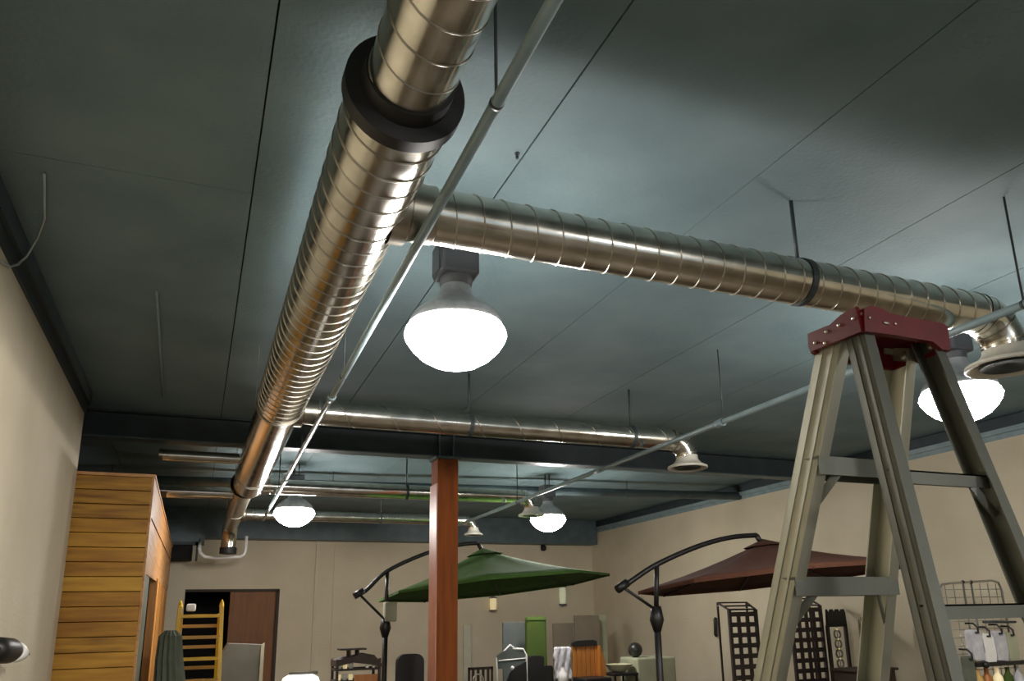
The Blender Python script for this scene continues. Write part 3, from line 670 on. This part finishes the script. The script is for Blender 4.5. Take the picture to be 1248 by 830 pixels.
part('ball', mat('dark_pewter', (52, 52, 50), (66, 66, 62), rough=.35, metal=.4), t, MB().ball((6.85, 12, 1.062), .12, seg=32)); part('ring', BLACK, t, MB().lathe([(.03, .942), (.05, .942), (.05, .96), (.03, .96)], (6.85, 12, 0), 16))
single('white_pilaster', mat('off_white', (188, 184, 164), rough=.6), MB().box((5.5, YB - .06, 0), (5.68, YB, 1.5), .01), 'narrow off-white upright strip on the back wall beside the column', 'strip')

# lattice towers
KT = 9 / 8
def tower(x0, x1, zt, y, cols, label):
    t = thing('lattice_tower', label, 'rack', ((x0 + x1) / 2, y, 0), 'lattice display towers behind the ladder')
    h = zt - .06; pw = (x1 - x0) / cols; rows = int(h / .135)
    for s, xx in ((0, x0), (1, x1)): part('side_post', LATT, t, MB().box((xx - .02, y - .02, 0), (xx + .02, y + .02, zt)))
    for c_ in range(1, cols): part('upright', LATT, t, MB().box((x0 + pw * c_ - .03, y - .006, 0), (x0 + pw * c_ + .03, y + .006, h)))
    for r_ in range(rows + 1): part('crossbar', LATT, t, MB().box((x0, y - .012, h - r_ * .135 - .03), (x1, y + .0, h - r_ * .135 + .03)))
    for s, xx in ((0, x0 + .1), (1, x1 + .16)): part('back_post', DKBR, t, MB().box((xx - .012, y + .38, 0), (xx + .012, y + .40, zt + .1)))
    # open sloping top frame with pale panels
    tp = part('top_frame', DKBR, t, MB().beam((x0, y, zt), (x0 + .1, y + .39, zt + .1), .02, .02).beam((x1, y, zt), (x1 + .16, y + .39, zt + .1), .02, .02).beam((x0, y, zt), (x1, y, zt), .02, .02).beam((x0 + .05, y + .2, zt + .05), (x1 + .08, y + .2, zt + .05), .02, .02).beam((x0 + .1, y + .39, zt + .1), (x1 + .16, y + .39, zt + .1), .02, .02))
    for a, b in ((.02, .19), (.21, .38)):
        part('pale_panel', WCLOTH, tp, MB().prism([(x0 + .02, 0), (x1 - .02, 0), (x1 - .02, .01), (x0 + .02, .01)], y + a, y + b), solid=0).matrix_basis.translation = (a * .3, 0, zt + a * .25)
    return t
tower(5.868 * KT, 6.25 * KT, 1.66, 9, 3, 'dark lattice tower with three columns of openings, left of the ladder rail')
tower(6.78 * KT, 7.245 * KT, 1.70, 9, 4, 'dark lattice tower with a pale top, seen between the ladder rails')
single('wall_hook', BLACK, MB().sweep([(8.72, 12.3, 1.54), (8.70, 12.3, 1.52), (8.70, 12.32, 1.25), (8.72, 12.32, 1.23)], .03, 8), 'small black vertical hook on the right wall left of the lattice tower', 'hook')
t = thing('scroll_screen', 'black serrated-topped screen with a string of pale discs beside the lattice tower', 'screen', (8.3, 9, 0))
top = []
for i in range(7): top += [(8.17 + i * .05, 1.60 if i % 2 else 1.64), (8.19 + i * .05, 1.64 if i % 2 else 1.60)]
part('crest', BLACK, t, MB().prism([(8.15, 1.40)] + top + [(8.50, 1.40)], 8.88, 8.92))
for x in (8.16, 8.48): part('post', LATT, t, MB().box((x - .02, 8.88, 0), (x + .02, 8.92, 1.42)))
for i in range(9):
    z = 1.30 - i * .13
    part('disc', CHROME, t, MB().sweep([(8.32 + .055 * math.cos(a), 8.9, z + .055 * math.sin(a)) for a in [k * PI / 8 for k in range(16)]], .013, 6, closed=True))
    part('bead', CREAM, t, MB().ball((8.32, 8.9, z + .065), .02, seg=8))
part('cord', DKBR, t, MB().box((8.316, 8.899, .1), (8.324, 8.901, 1.42)))
t = thing('dried_grass', 'tan dried grass screen standing against the right wall behind the ladder', 'screen', (8.62, 8.2, 0))
for i in range(12):
    x = 8.05 + i * .04; part('stalk', mat('tan_reed', (150, 136, 100), (120, 104, 70), rough=.8), t, MB().sweep([(x, 8.2 + .02 * (i % 3), 0), (x + .01, 8.2, 1.38), (x, 8.2, 1.50 + .03 * (i % 2))], [.02, .022, .006], 6))
part('base_box', DKBR, t, MB().box((8.0, 8.1, 0), (8.55, 8.35, .3), .01))
single('mustard_cushion', YCUSH, MB().ball((8.1, 7.0, 1.05), .13, (.7, .8, 1.6)).ball((8.14, 7.0, .72), .14, (.8, .8, 1.5)).box((8.0, 6.9, .0), (8.25, 7.1, .7)), 'mustard yellow bolster standing between the middle ladder rails', 'cushion')
single('brown_cabinet', DKBR, MB().box((7.35, 7.6, 0), (7.95, 8.0, .90), .01).box((7.32, 7.57, .90), (7.98, 8.03, .93), .005), 'dark brown cabinet top low behind the ladder centre', 'cabinet')

# gridwall with hanging wares at the right
t = thing('grid_rack', 'pale wire grid rack of wares at the far right, behind the ladder', 'rack', (7.5, 6, 0))
fr = MB().sweep([(7.05, 6, 0), (7.03, 6, 1.80), (7.06, 6, 1.85), (7.2, 6, 1.865), (7.8, 6, 1.89), (7.90, 6, 1.87), (7.93, 6, 1.80), (7.97, 6, 0)], .012, 8)
part('outer_frame', CHROME, t, fr)
for x in (7.37, 7.49): part('upright', CHROME, t, MB().sweep([(x, 6, 0), (x, 6, 1.872)], .01, 8))
for x in (7.37, 7.49): part('clip', BLACK, t, MB().ball((x, 6, 1.875), .02, seg=8))
for i in range(7): part('grid_wire', CHROME, t, MB().sweep([(7.10 + i * .125 if i < 2 else 7.13 + i * .12, 6, .2), (7.10 + i * .125 if i < 2 else 7.13 + i * .12, 6, 1.86)], .004, 6))
for i in range(13): part('grid_wire', CHROME, t, MB().sweep([(7.04, 6, 1.80 - i * .08), (7.93, 6, 1.80 - i * .08)], .004, 6))
for z in (1.06, .7): part('shelf_bar', BLACK, t, MB().box((7.22, 5.85, z - .02), (7.96, 5.98, z + .02)).ball((7.32, 5.84, z), .035))
part('top_bar', DARKST, t, MB().sweep([(7.45, 5.9, 1.47), (7.93, 5.9, 1.46)], .012, 8))
wares = [('bag', 7.30, 1.40, .16, .30, WCLOTH, 'white crumpled bag hanging at the left of the grid rack'),
         ('bag', 7.46, 1.36, .16, .30, WHITE, 'white bag with a dark hook in the middle of the grid rack'),
         ('bag', 7.64, 1.38, .16, .30, WCLOTH, 'pale bag right of centre on the grid rack'),
         ('bag', 7.81, 1.36, .14, .32, SAGE, 'sage green bag at the right of the grid rack'),
         ('bag', 7.16, 1.15, .10, .36, TARP, 'narrow grey-green bag at the left edge of the grid rack')]
for nm, x, zt, w, h, m_, lbl in wares:
    t = thing('hanging_bag', lbl, 'bag', (x, 5.9, zt - h), 'bags hanging on the grid rack')
    part('bag_body', m_, t, MB().prism([(x - w / 2, zt - .02), (x - w * .35, zt), (x + w * .35, zt - .01), (x + w / 2, zt - .05), (x + w * .55, zt - h * .7), (x + w * .42, zt - h), (x - w * .4, zt - h + .01), (x - w * .52, zt - h * .6)], 5.88, 5.95))
    part('hook', BLACK, t, MB().sweep([(x, 5.99, zt + .06), (x, 5.9, zt + .06), (x + .03, 5.88, zt + .02), (x + .02, 5.87, zt - .03), (x - .02, 5.87, zt - .03)], .01, 6))
for i, (x, m_, lbl) in enumerate([(7.27, YCUSH, 'yellow bottle on the lower shelf bar, far left'), (7.40, ORNG, 'orange bottle on the lower shelf bar'), (7.55, CREAM, 'cream bottle in the middle of the lower shelf bar'), (7.70, GCUSH, 'green bottle right of the cream one on the lower shelf bar'), (7.85, WCLOTH, 'white bottle at the right end of the lower shelf bar')]):
    single('bottle', m_, MB().lathe([(.001, .72), (.05, .72), (.055, .85), (.045, .93), (.02, .97), (.02, 1.02), (.001, 1.02)], (x, 5.91, 0), 16), lbl, 'bottle', 'bottles on the grid rack')

for o in bpy.data.objects:
    if '_o' in o: del o['_o']
